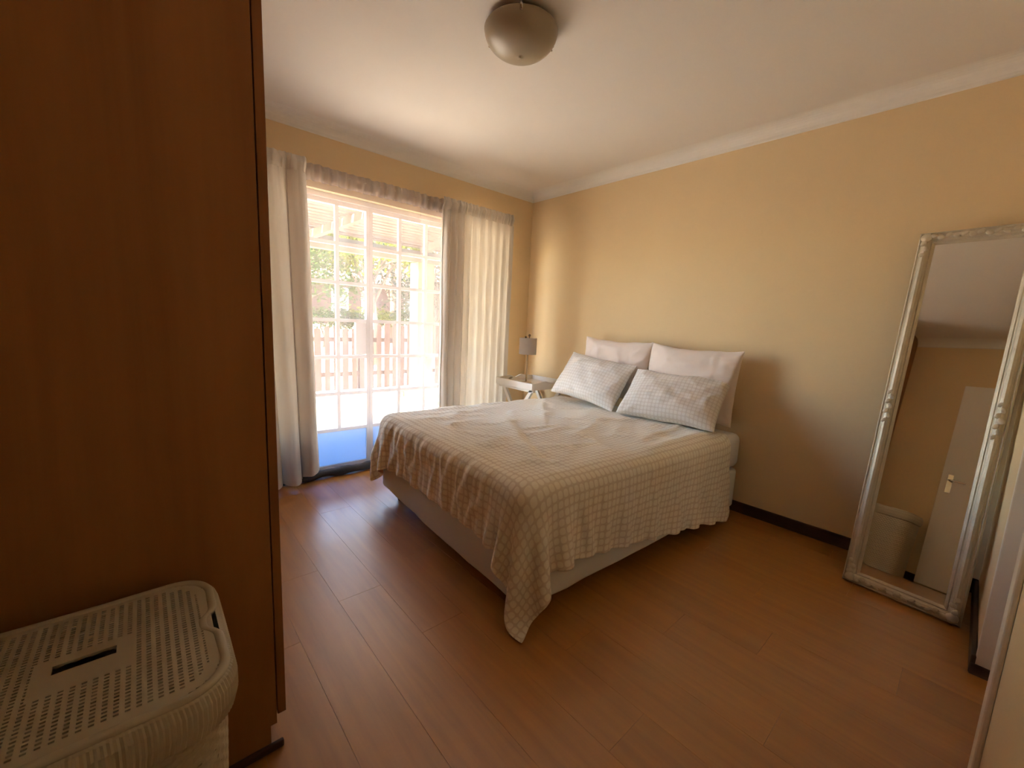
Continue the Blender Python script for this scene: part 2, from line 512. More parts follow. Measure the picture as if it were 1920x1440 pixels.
# ------------------------------------------------------------------ glazed patio door
YD = 0.09
d1 = thing('door_1', (-1.435, YD, 0), 'white cottage-pane glazed patio door behind the sheer curtain', kind='structure')
for nm, a in (('jamb', (DX0, DX0 + 0.035, 0.05, 0.14, 0, DZ)), ('jamb', (DX1 - 0.035, DX1, 0.05, 0.14, 0, DZ)), ('head', (DX0 + 0.035, DX1 - 0.035, 0.05, 0.14, DZ - 0.035, DZ)), ('sill', (DX0, DX1, 0.0, 0.2, -0.02, 0.02))):
    box(*a).build(nm, 'sash' if nm != 'sill' else 'sill', d1, bevel=0.003)
rows = [0.345, 0.620, 0.910, 1.195, 1.478, 1.765, 2.045]
def leafdoor(x0, x1, cols, lock):
    lf = MB()
    st = 0.026
    lf.quadbox(x0, x0 + st, YD - 0.018, YD + 0.018, 0.022, 2.064).quadbox(x1 - st, x1, YD - 0.018, YD + 0.018, 0.022, 2.064)
    lf.quadbox(x0 + st, x1 - st, YD - 0.018, YD + 0.018, 2.034, 2.064).quadbox(x0 + st, x1 - st, YD - 0.018, YD + 0.018, 0.022, 0.05)
    lf.quadbox(x0 + st, x1 - st, YD - 0.018, YD + 0.018, rows[0] - 0.025, rows[0])
    L = lf.build('door_leaf', 'sash', d1)
    box(x0 + st, x1 - st, YD - 0.004, YD + 0.004, 0.05, rows[0] - 0.025).build('kick_panel', 'kick', L)
    xs = [x0 + st] + cols + [x1 - st]
    for c in cols:
        box(c - 0.014, c + 0.014, YD - 0.012, YD + 0.012, rows[0], 2.034).build('glazing_bar', 'sash', L)
    for z in rows[1:-1]:
        for k in range(len(xs) - 1):
            a0 = xs[k] + (0.014 if k else 0); a1 = xs[k + 1] - (0.014 if k < len(xs) - 2 else 0)
            box(a0, a1, YD - 0.012, YD + 0.012, z - 0.013, z + 0.013).build('glazing_bar', 'sash', L)
    for r in range(6):
        for k in range(len(xs) - 1):
            a0 = xs[k] + (0.014 if k else 0); a1 = xs[k + 1] - (0.014 if k < len(xs) - 2 else 0)
            z0 = rows[r] + (0.013 if r else 0); z1 = (rows[r + 1] - 0.013) if r < 5 else 2.034
            b = MB(); b.v = [(a0, YD, z0), (a1, YD, z0), (a1, YD, z1), (a0, YD, z1)]; b.f = [(0, 1, 2, 3)]
            b.build('pane', 'glass', L)
    if lock:
        box(x1 - st - 0.085, x1 - st, YD - 0.016, YD + 0.016, 0.93, 1.18).build('lock_box', 'sash', L, bevel=0.002)
leafdoor(DX0 + 0.036, -1.6765, [-2.165, -1.922], True)
leafdoor(-1.6755, -0.9305, [-1.415, -1.172], False)
leafdoor(-0.9295, DX1 - 0.036, [-0.692], False)
# charcoal draught strip along the threshold
b = MB()
pts = [(-2.50 + 0.05 * k, -0.045 + 0.006 * math.sin(k * 0.9), 0.036 + 0.004 * math.sin(k * 1.7)) for k in range(33)]
b.tube(pts, [0.030 + 0.005 * math.sin(k * 1.3) for k in range(33)], 14)
tag(b.build('draught_excluder', 'sill', smooth=True), 'charcoal fabric draught excluder lying below the sheer curtain', 'draught excluder')

# ------------------------------------------------------------------ curtains
ZR = 2.20
rod = thing('curtain_rod', (-1.4, -0.052, ZR), 'thin curtain rod running above the patio door', 'curtain rod')
MB().tube([(-2.78, -0.052, ZR), (-0.36, -0.052, ZR)], 0.006).build('rod', 'rod', rod, smooth=True)
for x in (-2.74, -1.62, -0.40):
    MB().tube([(x, 0.0, ZR + 0.0), (x, -0.052, ZR)], 0.005).build('bracket', 'rod', rod, smooth=True)

def curtain(name, label, x_top, x_bot, ydep, folds, amp_t, amp_b, zt, zb, material, headmat, headh, seed, nx=160, nz=60, hem=None, cat='curtain', ampf=lambda u: 1.0, inner=None):
    root = thing(name, ((x_top[0] + x_top[1]) / 2, ydep, zb), label, cat)
    rnd = random.Random(seed)
    def pt(u, k):
        # k 0 top .. 1 bottom
        f = folds(u)
        ease = min(1, k * 6) ** 0.7
        x = (x_top[0] + (x_top[1] - x_top[0]) * u) * (1 - k) + (x_bot[0] + (x_bot[1] - x_bot[0]) * u) * k
        amp = (amp_t + (amp_b - amp_t) * ease) * ampf(u)
        ph = 0.5 * fnoise(u * 3.1, k * 1.3, seed)
        y = ydep + amp * math.sin(f + ph) * (0.75 + 0.5 * fnoise(u * 5, k * 0.8, seed + 3)) + 0.006 * fnoise(u * 22, k * 5, seed + 9)
        x += 0.45 * amp * math.cos(f + ph) * 0.6
        zbb = zb + (hem(u) if hem else 0) + 0.006 * fnoise(u * 7, 0, seed)
        z = zt - (zt - zbb) * k
        return (x, min(y, -0.012), z)
    kh = headh / (zt - zb)
    P = []
    for i in range(nx):
        for j in range(nz):
            k = kh + (1 - kh) * (j / (nz - 1)) ** 1.15
            P.append(pt(i / (nx - 1), k))
    MB().grid(P, nx, nz).build('drape', material, root, smooth=True)
    # gathered heading: ruffle above the rod, pocket round it
    H = []
    nh = 14
    for i in range(nx):
        u = i / (nx - 1)
        base = pt(u, kh * 1.02)
        rf = 0.010 * math.sin(folds(u) * 2.3 + seed) + 0.006 * fnoise(u * 40, 1, seed)
        for j in range(nh):
            h = j / (nh - 1)
            zz = base[2] + (headh + 0.024 + 0.008 * fnoise(u * 26, 3, seed)) * h
            pk = 0.5 + 0.5 * math.cos((h - 0.62) * PI * 2.2) if abs(h - 0.62) < 0.45 else 0
            yy = base[1] * (1 - h) + (ydep - 0.004) * h - 0.013 * pk + rf * (1 - 0.3 * pk)
            H.append((base[0], min(yy, -0.012), zz))
    MB().grid(H, nx, nh).build('heading', headmat, root, smooth=True)
    if inner:      # cloth doubled back on itself behind the gathered edge
        u0, u1, n2 = inner
        Q = []
        for i in range(60):
            u = u0 + (u1 - u0) * i / 59
            for j in range(nz):
                k = kh + (1 - kh) * j / (nz - 1)
                x, y, z = pt(u, k)
                Q.append((x, min(-0.068, ydep + 0.030 + 0.008 * math.sin(i / 59 * 2 * PI * n2 + k)), z))
        MB().grid(Q, 60, nz).build('inner_fold', 'sheerhead', root, smooth=True)
    return root

curtain('sheer_curtain', 'translucent white sheer curtain hanging across the glazed door', (-2.72, -0.98), (-2.70, -1.02), -0.048,
        lambda u: u * 2 * PI * 13 , 0.004, 0.010, ZR + 0.015, 0.075, 'sheer', 'sheerhead', 0.085, 11, nx=260,
        hem=lambda u: 0.030 * math.sin(u * 21) + 0.02 * math.sin(u * 9 + 1))
# a second, bunched layer of voile by the right-hand jamb
curtain('sheer_curtain', 'bunched sheer voile beside the right-hand cotton curtain', (-1.30, -1.06), (-1.20, -1.05), -0.030,
        lambda u: u * 2 * PI * 5, 0.006, 0.009, ZR + 0.0, 0.06, 'sheer', 'sheerhead', 0.07, 17, nx=90)
curtain('cotton_curtain', 'off-white cotton curtain gathered beside the wardrobe', (-2.72, -2.185), (-2.66, -2.135), -0.115,
        lambda u: u * 2 * PI * 4.3 - 0.9, 0.022, 0.060, ZR + 0.02, 0.03, 'curtain', 'curtain', 0.075, 23, nx=190,
        hem=lambda u: 0.075 * max(0, u - 0.72) / 0.28, inner=(0.74, 0.99, 3))
curtain('cotton_curtain', 'wide off-white cotton curtain hanging beside the bedside table', (-1.135, -0.345), (-1.135, -0.352), -0.112,
        lambda u: (u * 2 * PI * 11 if u < 0.34 else 0.34 * 2 * PI * 11 + (u - 0.34) * 2 * PI * 9), 0.010, 0.022, ZR + 0.02, 0.03, 'curtain', 'curtain', 0.075, 31, nx=260, ampf=lambda u: 2.2 if u < 0.30 else max(0.7, 2.2 - (u - 0.30) * 15), inner=(0.01, 0.27, 3))

# ------------------------------------------------------------------ wardrobe
WX, WY0, WY1 = -2.81, -2.045, -0.22
wd = thing('wardrobe', ((XL + WX) / 2, (WY0 + WY1) / 2, 0), 'tall built-in wood veneer wardrobe filling the left edge', 'wardrobe')
box(XL, WX - 0.024, WY0, WY0 + 0.018, 0.075, ZC - 0.002).build('side_panel', 'ward', wd, bevel=0.001)
box(XL, WX - 0.024, WY1 - 0.018, WY1, 0.075, ZC - 0.002).build('side_panel', 'ward', wd, bevel=0.001)
box(XL, WX - 0.024, WY0 + 0.018, WY1 - 0.018, ZC - 0.02, ZC - 0.002).build('top_panel', 'ward', wd)
box(XL, XL + 0.006, WY0 + 0.018, WY1 - 0.018, 0.075, ZC - 0.02).build('back_panel', 'ward', wd)
box(XL + 0.006, WX - 0.024, WY0 + 0.018, WY1 - 0.018, 0.075, 0.093).build('bottom_panel', 'ward', wd)
box(XL, WX - 0.040, WY0 + 0.001, WY1, 0.0, 0.075).build('plinth', 'ward', wd)
box(XL, WX - 0.010, WY0 - 0.012, WY0 + 0.001, 0.0, 0.022).build('floor_bead', 'skirt', wd, bevel=0.004)
dw = (WY1 - WY0) / 4
for k in range(4):
    d = box(WX - 0.021, WX, WY0 + k * dw + 0.0015, WY0 + (k + 1) * dw - 0.0015, 0.10, ZC - 0.006).build('wardrobe_door', 'wardedge', wd, bevel=0.0012)
    yk = WY0 + (k + 1) * dw - 0.05 if k % 2 == 0 else WY0 + k * dw + 0.05
    MB().tube([(WX, yk, 1.0), (WX + 0.03, yk, 1.0), (WX + 0.03, yk, 1.13), (WX, yk, 1.13)], 0.005).build('handle', 'chrome', d, smooth=True)

# ------------------------------------------------------------------ bed
BA = math.radians(-3.5)
BF = Vector((-1.975, -2.135, 0))
BL, BW = 1.855, 1.52
ux = Vector((math.cos(BA), math.sin(BA), 0)); vx = Vector((-math.sin(BA), math.cos(BA), 0))
def B(q):
    return tuple(BF + ux * float(q[0]) + vx * float(q[1]) + Vector((0, 0, float(q[2]))))
bed = thing('bed_base', tuple(BF + 0.9 * ux + 0.76 * vx), 'grey-blue fabric bed base under the checked duvet', 'bed base')
def softbox(p0, p1, q0, q1, z0, z1, r, nu=40, amp=0.004, seed=0, sag=0.0):
    """rounded soft box in bed space"""
    bm = bmesh.new()
    bmesh.ops.create_cube(bm, size=1)
    for v in bm.verts:
        v.co = Vector(((p0 + p1) / 2 + v.co.x * (p1 - p0), (q0 + q1) / 2 + v.co.y * (q1 - q0), (z0 + z1) / 2 + v.co.z * (z1 - z0)))
    bmesh.ops.bevel(bm, geom=list(bm.edges), offset=r, segments=4, affect='EDGES', profile=0.5)
    bmesh.ops.subdivide_edges(bm, edges=[e for e in bm.edges if e.calc_length() > 0.3], cuts=14, use_grid_fill=True)
    b = MB()
    for v in bm.verts:
        c = v.co
        n = amp * fnoise(c.x * 5 + seed, c.y * 5, c.z * 5)
        d = Vector((n if abs(c.x - p0) < r or abs(c.x - p1) < r else 0, n if abs(c.y - q0) < r or abs(c.y - q1) < r else 0, n * 0.6))
        if sag and c.z < z0 + r:
            d.z -= sag * (0.5 + 0.5 * math.sin(c.x * 4 + c.y * 3))
        b.v.append(B(c + d))
    b.f = [tuple(v.index for v in f.verts) for f in bm.faces]
    bm.free()
    return b
softbox(0, BL, 0, BW, 0.085, 0.345, 0.025, amp=0.006, sag=0.012).build('base_box', 'basecloth', bed, smooth=True)
for p_, q_ in ((0.10, 0.10), (0.10, BW - 0.10), (BL - 0.10, 0.10), (BL - 0.10, BW - 0.10), (0.10, BW / 2)):
    MB().lathe([(0.0, 0), (0.022, 0), (0.026, 0.02), (0.03, 0.09), (0, 0.09)], B((p_, q_, 0)), 14).build('foot', 'black', bed, smooth=True)
tag(softbox(-0.005, BL + 0.005, -0.005, BW + 0.005, 0.352, 0.585, 0.05, amp=0.006, seed=5).build('mattress', 'sheet', smooth=True), 'mattress in a white sheet showing at the head end by the wall', 'mattress')

# duvet: draped with a small cloth solver, in bed space
def make_duvet():
    h = 0.019
    S0, S1 = -0.265, 1.66
    ns = int(round((S1 - S0) / h)) + 1
    T1 = BW + 0.30
    nt_ = int(round((T1 + 0.40) / h)) + 1
    s = np.linspace(S0, S1, ns)
    k = (s - S0) / (S1 - S0)
    tmin = -(0.245 + 0.205 * k)
    j = np.linspace(0, 1, nt_)
    S = np.repeat(s[:, None], nt_, 1)
    T = tmin[:, None] + (T1 - tmin[:, None]) * j[None, :]
    # near foot corner pulled out to a point, far foot corner short
    T1v = T1 - 0.23 * np.exp(-(s - S0) / 0.30)
    T = tmin[:, None] + (T1v[:, None] - tmin[:, None]) * j[None, :]
    cs_ = np.exp(-(s - S0) / 0.16)[:, None] * np.exp(-j / 0.09)[None, :]
    S = S - 0.03 * cs_
    T = T - 0.075 * cs_
    S = S + np.clip(S, 0, None) * 0.085 * np.clip(-T / 0.4, 0, 1)
    ZT = 0.600
    top = np.zeros_like(S)
    for a in range(ns):
        for c in range(nt_):
            x, y = S[a, c], T[a, c]
            top[a, c] = 0.010 * fnoise(x * 2.1, y * 2.1, 1.0) + 0.004 * fnoise(x * 7, y * 7, 4.0)
    def crease(px, py, ang, ln, wd, amt):
        ca, sa = math.cos(ang), math.sin(ang)
        l = (S - px) * ca + (T - py) * sa; n = -(S - px) * sa + (T - py) * ca + 0.06 * np.sin(l * 3)
        return 0.7 * amt * np.exp(-(n / (1.3 * wd)) ** 2) * np.exp(-(l / ln) ** 2)
    top += crease(0.45, 0.62, 1.25, 0.50, 0.022, 0.014) - crease(0.50, 0.62, 1.25, 0.45, 0.020, 0.010)
    top += crease(0.95, 0.95, 1.0, 0.45, 0.02, 0.012) + crease(1.05, 0.55, 1.9, 0.35, 0.018, 0.010)
    top += crease(0.75, 0.30, 1.5, 0.25, 0.015, 0.007) + crease(1.35, 0.25, 0.3, 0.3, 0.022, 0.018) + crease(1.25, 0.10, 0.2, 0.3, 0.02, 0.014)
    top += crease(0.28, 1.05, 1.1, 0.4, 0.02, 0.010) + crease(1.2, 1.25, 0.9, 0.3, 0.02, 0.012) + crease(0.6, 1.3, 0.4, 0.4, 0.02, 0.01)
    X = np.stack([S, T, ZT + top], -1)
    # flared start for the overhang
    for d, ax, sg in ((np.clip(-S, 0, None), 0, -1), (np.clip(-T, 0, None), 1, -1), (np.clip(T - BW, 0, None), 1, 1)):
        X[..., ax] -= sg * d * 0.45
        X[..., 2] -= d * 0.75
    pin = (S > 0.07) & (T > 0.07) & (T < BW - 0.07)
    pin |= (S > 0.05) & (S > S1 - 0.02) & (T > 0.0) & (T < BW)
    rest0 = np.stack([S, T], -1)
    wgt = np.where(pin, 0.0, 1.0)
    cons = []
    def add(di, dj, st):
        for par in (0, 1):
            if di and not dj:
                i0 = np.arange(0, ns - di); i0 = i0[((i0 // di) % 2) == par]; A = np.ix_(i0, np.arange(nt_)); Bq = np.ix_(i0 + di, np.arange(nt_))
            elif dj and not di:
                j0 = np.arange(0, nt_ - dj); j0 = j0[((j0 // dj) % 2) == par]; A = np.ix_(np.arange(ns), j0); Bq = np.ix_(np.arange(ns), j0 + dj)
            else:
                i0 = np.arange(0, ns - 1); i0 = i0[(i0 % 2) == par]
                if dj > 0:
                    A = np.ix_(i0, np.arange(0, nt_ - 1)); Bq = np.ix_(i0 + 1, np.arange(1, nt_))
                else:
                    A = np.ix_(i0, np.arange(1, nt_)); Bq = np.ix_(i0 + 1, np.arange(0, nt_ - 1))
            L = np.linalg.norm(rest0[A] - rest0[Bq], axis=-1)
            if dj and not di:      # a little spare fullness in the foot drop
                sm = rest0[A][..., 0]
                L = L * (1 + 0.055 * np.clip(-sm / 0.12, 0, 1))
            if di and not dj:
                tm = rest0[A][..., 1]
                L = L * (1 + 0.03 * np.clip(-tm / 0.15, 0, 1))
            cons.append((A, Bq, L, st))
    add(1, 0, 1.0); add(0, 1, 1.0); add(1, 1, 0.35); add(1, -1, 0.35); add(3, 0, 0.06); add(0, 3, 0.06)
    V = np.zeros_like(X)
    c0 = np.array([BL / 2 + 0.3, BW / 2, 0.20]); hh = np.array([BL / 2 + 0.3 + 0.022, BW / 2 + 0.022, 0.395]); r = 0.07
    rng = np.random.RandomState(3)
    free = wgt[..., None]
    Y = X + 0
    for step in range(90):
        dt = 0.02
        V *= 0.965
        V[..., 2] -= 9.8 * dt
        V += rng.normal(0, 0.02, V.shape) * (1 if step < 40 else 0)
        P = X + V * dt * free
        for it in range(14):
            for A, Bq, L, st in cons:
                d = P[Bq] - P[A]
                ln = np.linalg.norm(d, axis=-1) + 1e-9
                wa, wb = wgt[A], wgt[Bq]
                ws = wa + wb
                cst = (ln - L)
                if st < 0.1:
                    cst = np.minimum(cst, 0)     # bending only resists folding
                k_ = st * cst / np.where(ws > 0, ws, 1) / ln
                P[A] += d * (k_ * wa)[..., None]
                P[Bq] -= d * (k_ * wb)[..., None]
            # rounded box collision
            q = P - c0
            qq = np.abs(q) - (hh - r)
            out = np.maximum(qq, 0)
            dist = np.linalg.norm(out, axis=-1) + np.minimum(qq.max(-1), 0) - r
            inside = (dist < 0) & (wgt > 0)
            nrm = np.where(out.sum(-1, keepdims=True) > 0, out, (qq == qq.max(-1, keepdims=True)) * 1.0)
            nrm = nrm / (np.linalg.norm(nrm, axis=-1, keepdims=True) + 1e-9) * np.sign(q)
            P = np.where(inside[..., None], P - nrm * dist[..., None], P)
            P[..., 2] = np.maximum(P[..., 2], 0.012)
        V = (P - X) / dt
        V = np.where((inside)[..., None], V * 0.5, V)
        X = P
    # crinkles pressed into the hanging cloth
    gu = np.gradient(X, axis=0); gv = np.gradient(X, axis=1)
    nn = np.cross(gu, gv); nn /= np.linalg.norm(nn, axis=-1, keepdims=True) + 1e-9
    disp = np.zeros_like(S)
    for a in range(ns):
        for c in range(nt_):
            x, y = S[a, c], T[a, c]
            foot = min(1, max(0, (0.05 - x) / 0.10)) * min(1, max(0, (y - 0.05) / 0.2))
            side = min(1, max(0, (0.02 - y) / 0.10)) * min(1, max(0, (x - 0.15) / 0.3))
            dz = 0
            if foot > 0:
                q = fnoise((y + 0.25 * x) * 11, x * 3.0, 5.0, 2)
                dz += foot * (0.020 * (1 - min(1, abs(q) * 3.2)) ** 1.5 + 0.008 * fnoise(y * 22, x * 6, 2.0, 2))
            if side > 0:
                q = fnoise((x + 0.5 * y) * 7, y * 2.5, 9.0, 2)
                dz += side * (0.010 * (1 - min(1, abs(q) * 2.5)) + 0.004 * math.sin((x + 0.35 * y) * 95 + 3 * q))
            tp_ = min(1, max(0, (x - 0.05) / 0.2)) * min(1, max(0, (y - 0.05) / 0.2))
            q = fnoise(x * 2.6 + 0.6 * y, y * 3.4, 14.0, 2)
            dz += tp_ * 0.010 * (1 - min(1, abs(q) * 4.0)) ** 1.5
            disp[a, c] = dz
    X = X + nn * disp[..., None]
    uv = [(a, c) for a, c in zip(S.ravel(), T.ravel())]
    return X, ns, nt_, uv
DX, dns, dnt, duv = make_duvet()
b = MB()
b.grid([B(q) for q in DX.reshape(-1, 3)], dns, dnt)
b.uv = duv
# wind faces so that normals point up
b.f = [f for f in b.f]
me_d = bpy.data.meshes.new('duvet')
org = BF + 0.8 * ux + 0.76 * vx
me_d.from_pydata([tuple(Vector(q) - org) for q in b.v], [], b.f)
me_d.polygons.foreach_set('use_smooth', [True] * len(me_d.polygons))
if sum(q.normal.z for q in me_d.polygons) < 0:
    me_d.flip_normals()
me_d.materials.append(M['duvet']); me_d.materials.append(M['duvetback'])
ul = me_d.uv_layers.new(name='UVMap')
for lp in me_d.loops:
    ul.data[lp.index].uv = duv[lp.vertex_index]
duvet = bpy.data.objects.new('duvet', me_d)
col.objects.link(duvet); duvet.location = org
k = duvet.modifiers.new('solid', 'SOLIDIFY'); k.thickness = 0.010; k.offset = -0.2; k.material_offset = 1; k.material_offset_rim = 0
k = duvet.modifiers.new('sub', 'SUBSURF'); k.levels = 1; k.render_levels = 1
tag(duvet, 'beige and cream checked duvet spread over the bed', 'duvet')

# pillows
def pillow(name, label, cat_mat, W_, H_, T_, bl, br, up_dir, seed, group=None, droop=0.0):
    """bl, br: bottom corners in world; up_dir: direction of the pillow's height"""
    bl = Vector(bl); br = Vector(br)
    ex = (br - bl).normalized()
    ey = Vector(up_dir); ey = (ey - ey.dot(ex) * ex).normalized()
    ez = ex.cross(ey)
    cen = (bl + br) / 2 + ey * (H_ / 2)
    n = 44
    b = MB(); uv = []
    for side in (1, -1):
        for i in range(n):
            for j in range(n):
                a = -1 + 2 * i / (n - 1); c = -1 + 2 * j / (n - 1)
                # pinched seams between ear corners
                px = a * (1 - 0.045 * (1 - c * c) ** 1.0 * abs(a) ** 3)
                py = c * (1 - 0.10 * (1 - a * a) ** 1.0 * abs(c) ** 3) + 0.03 * fnoise(a * 2.0 + seed, 0.3, 5.0) * abs(c) ** 2
                th = max(0.0, (1 - abs(a) ** 2.6)) ** 0.62 * max(0.0, (1 - abs(c) ** 2.6)) ** 0.62
                th *= 1 + 0.14 * fnoise(a * 1.5 + seed, c * 1.5, side) + 0.15 * (-c)
                rdg = 1 - min(1, abs(fnoise(a * 2.2 + seed * 2, c * 1.1 - a * 0.6, side + 7.0, 2)) * 3.5)
                wr = 0.009 * rdg ** 3 * (0.4 + 0.6 * abs(a)) + 0.006 * fnoise(a * 2.6 + seed * 3, c * 2.6, side * 2) + 0.012 * math.sin(9 * math.atan2(c + 1.1, a + 0.9 * side) + seed) * (1 - th) * (abs(a * c) + 0.2)
                wr += 0.003 * fnoise(a * 9 + seed, c * 3, 3)
                z = side * (th * T_ / 2 + wr * min(1, th * 3))
                x = px * W_ / 2; y = py * H_ / 2 - droop * max(0, a) * (c + 1) * 0.5
                q = cen + ex * x + ey * y + ez * z
                b.v.append(tuple(q)); uv.append((a * W_ / 2, c * H_ / 2))
        o = (0 if side == 1 else n * n)
        for i in range(n - 1):
            for j in range(n - 1):
                b.f.append((o + i * n + j, o + (i + 1) * n + j, o + (i + 1) * n + j + 1, o + i * n + j + 1))
    # merge the seam
    edge = {}
    for i in range(n):
        for j in range(n):
            if i in (0, n - 1) or j in (0, n - 1):
                edge[n * n + i * n + j] = i * n + j
    b.f = [tuple(edge.get(v, v) for v in f) for f in b.f]
    b.uv = uv
    o = b.build(name, cat_mat, smooth=True, subsurf=1)
    tag(o, label, 'pillow', group)
    return o
pillow('pillow', 'plain white pillow propped at the back nearest the bedside lamp', 'pillow', 0.66, 0.50, 0.17, (-0.17, -0.90, 0.66), (-0.17, -1.55, 0.645), (0.07, 0.0, 1), 2)
pillow('pillow', 'plain white pillow propped at the back nearest the leaning mirror', 'pillow', 0.68, 0.52, 0.18, (-0.17, -1.54, 0.625), (-0.17, -2.17, 0.605), (0.07, -0.03, 1), 9)
pillow('pillow', 'checked pillow leaning in front, nearest the bedside lamp', 'checkpillow', 0.66, 0.42, 0.17, (-0.45, -0.80, 0.67), (-0.47, -1.47, 0.61), (0.66, -0.10, 1), 4)
pillow('pillow', 'checked pillow leaning in front, nearest the leaning mirror', 'checkpillow', 0.68, 0.43, 0.18, (-0.53, -1.55, 0.63), (-0.45, -2.18, 0.62), (1.0, 0.0, 1), 6)

# ------------------------------------------------------------------ bedside tray table
TX0, TX1, TY0, TY1, TZ = -0.52, -0.03, -0.655, -0.15, 0.715
tb = thing('tray_table', ((TX0 + TX1) / 2, (TY0 + TY1) / 2, 0), 'white butler tray table in the corner beside the bed', 'side table')
box(TX0 + 0.012, TX1 - 0.012, TY0 + 0.012, TY1 - 0.012, TZ - 0.055, TZ - 0.043).build('tray_bottom', 'white', tb)
box(TX0, TX0 + 0.014, TY0, TY1, TZ - 0.06, TZ).build('tray_side', 'white', tb, bevel=0.003)
box(TX1 - 0.014, TX1, TY0, TY1, TZ - 0.06, TZ).build('tray_side', 'white', tb, bevel=0.003)
L_ = TX1 - TX0 - 0.028
poly = [(0, -0.06), (L_, -0.06)] + [(L_ * (1 - t), 0.0 + 0.022 * math.sin(PI * t) ** 2 - 0.03 * math.exp(-((t - 0.5) / 0.11) ** 2)) for t in np.linspace(0, 1, 25)]
for y0 in (TY0, TY1 - 0.014):
    MB().prism(poly, lambda q, s, y0=y0: (TX0 + 0.014 + q[0], y0 + 0.014 * s, TZ + q[1])).build('tray_side', 'white', tb)
def leg(x, ya, yb):
    d = 0.014
    P = []
    for (yy, zz) in ((ya, TZ - 0.06), (yb, 0.0)):
        P.append((yy, zz))
    b = MB()
    for (yy, zz) in P:
        for dx, dy in ((-d, -d), (d, -d), (d, d), (-d, d)):
            b.v.append((x + dx, yy + dy * 1.4, zz))
    b.f = [(0, 1, 2, 3), (7, 6, 5, 4)] + [(i, (i + 1) % 4, 4 + (i + 1) % 4, 4 + i) for i in range(4)]
    return b
for x in (TX0 + 0.045, TX1 - 0.045):
    leg(x, TY0 + 0.04, TY1 - 0.04).build('leg', 'white', tb)
    leg(x + 0.029, TY1 - 0.04, TY0 + 0.04).build('leg', 'white', tb)
    box(x - 0.014, x + 0.014, TY0 + 0.015, TY1 - 0.015, TZ - 0.085, TZ - 0.061).build('top_rail', 'white', tb)
b = MB()
for yy in (TY0 + 0.26, TY0 + 0.30):
    pass
MB().tube([(TX0 + 0.045, (TY0 + TY1) / 2, 0.33), (TX1 - 0.016, (TY0 + TY1) / 2, 0.33)], 0.010).build('stretcher', 'white', tb, smooth=True)

# table lamp
lx, ly, lz = -0.30, -0.345, TZ - 0.043
lp = thing('table_lamp', (lx, ly, lz), 'small table lamp with white drum shade on the tray table', 'lamp')
MB().lathe([(0, 0), (0.055, 0), (0.056, 0.006), (0.050, 0.012), (0.012, 0.016), (0, 0.016)], (lx, ly, lz), 28).build('base', 'lampmetal', lp, smooth=True)
MB().tube([(lx, ly, lz + 0.012), (lx, ly, lz + 0.33)], 0.0085, 14).build('stem', 'lampmetal', lp, smooth=True)
MB().lathe([(0.079, 0.0), (0.083, 0.0), (0.083, 0.155), (0.079, 0.155), (0.079, 0.0)], (lx, ly, 0.948), 40).build('shade', 'shade', lp, smooth=False)
b = MB()
for a in (0, 2.09, 4.19):
    b.tube([(lx, ly, 1.09), (lx + 0.08 * math.cos(a), ly + 0.08 * math.sin(a), 1.098)], 0.002, 6)
b.build('shade_ring', 'lampmetal', lp)
MB().lathe([(0, 0.0), (0.012, 0.0), (0.013, 0.03), (0.022, 0.06), (0.026, 0.085), (0.018, 0.108), (0, 0.116)], (lx, ly, 0.985), 18).build('bulb', 'bulb', lp, smooth=True)
b = MB().lathe([(0, 0), (0.004, 0), (0.004, 0.018), (0.011, 0.028), (0.012, 0.036), (0.007, 0.044), (0, 0.046)], (lx + 0.004, ly - 0.012, 1.095), 14)
b.build('finial', 'clip', lp, smooth=True)
MB().lathe([(0, 0), (0.004, 0), (0.010, 0.012), (0.009, 0.02), (0, 0.024)], (lx - 0.004, ly + 0.03, 1.095), 14).build('finial', 'clip', lp, smooth=True)
# small curled card on the tray
b = MB()
P = []
for i in range(8):
    t = i / 7
    for j in range(2):
        P.append((-0.45 + 0.02 * t + 0.02 * j, -0.215 - 0.05 * t - 0.02 * j, TZ - 0.042 + 0.07 * t * (1 - 0.2 * t)))
tag(MB().grid(P, 8, 2).build('paper_card', 'paper', smooth=True, solid=0.0015), 'small cream card standing on the tray by the lamp', 'card')

# ------------------------------------------------------------------ ceiling light
cx_, cy_ = -1.722, -1.683
cl = thing('ceiling_light', (cx_, cy_, ZC), 'round alabaster glass dome light on the ceiling', 'ceiling light')
MB().lathe([(0, 0), (0.128, 0), (0.132, -0.006), (0.132, -0.024), (0.126, -0.028), (0, -0.028)], (cx_, cy_, ZC), 48).build('ceiling_plate', 'clip', cl, smooth=False)
dome = [(0.158, -0.018), (0.163, -0.026)] + [(0.161 * max(0.0, math.cos(a)) ** 0.95, -0.030 - 0.098 * math.sin(a) ** 1.1) for a in np.linspace(0.05, PI / 2 - 0.12, 16)] + [(0.0, -0.128)]
MB().lathe(dome, (cx_, cy_, ZC), 56).build('glass_dome', 'opal', cl, smooth=True, solid=0.004)
for a in (math.radians(228), math.radians(348), math.radians(108)):
    e = Vector((math.cos(a), math.sin(a), 0))
    c = Vector((cx_, cy_, ZC))
    MB().tube([c + e * 0.128 + Vector((0, 0, -0.012)), c + e * 0.166 + Vector((0, 0, -0.014)), c + e * 0.170 + Vector((0, 0, -0.028)), c + e * 0.163 + Vector((0, 0, -0.046))], 0.006, 10).build('clip', 'chrome', cl, smooth=True)

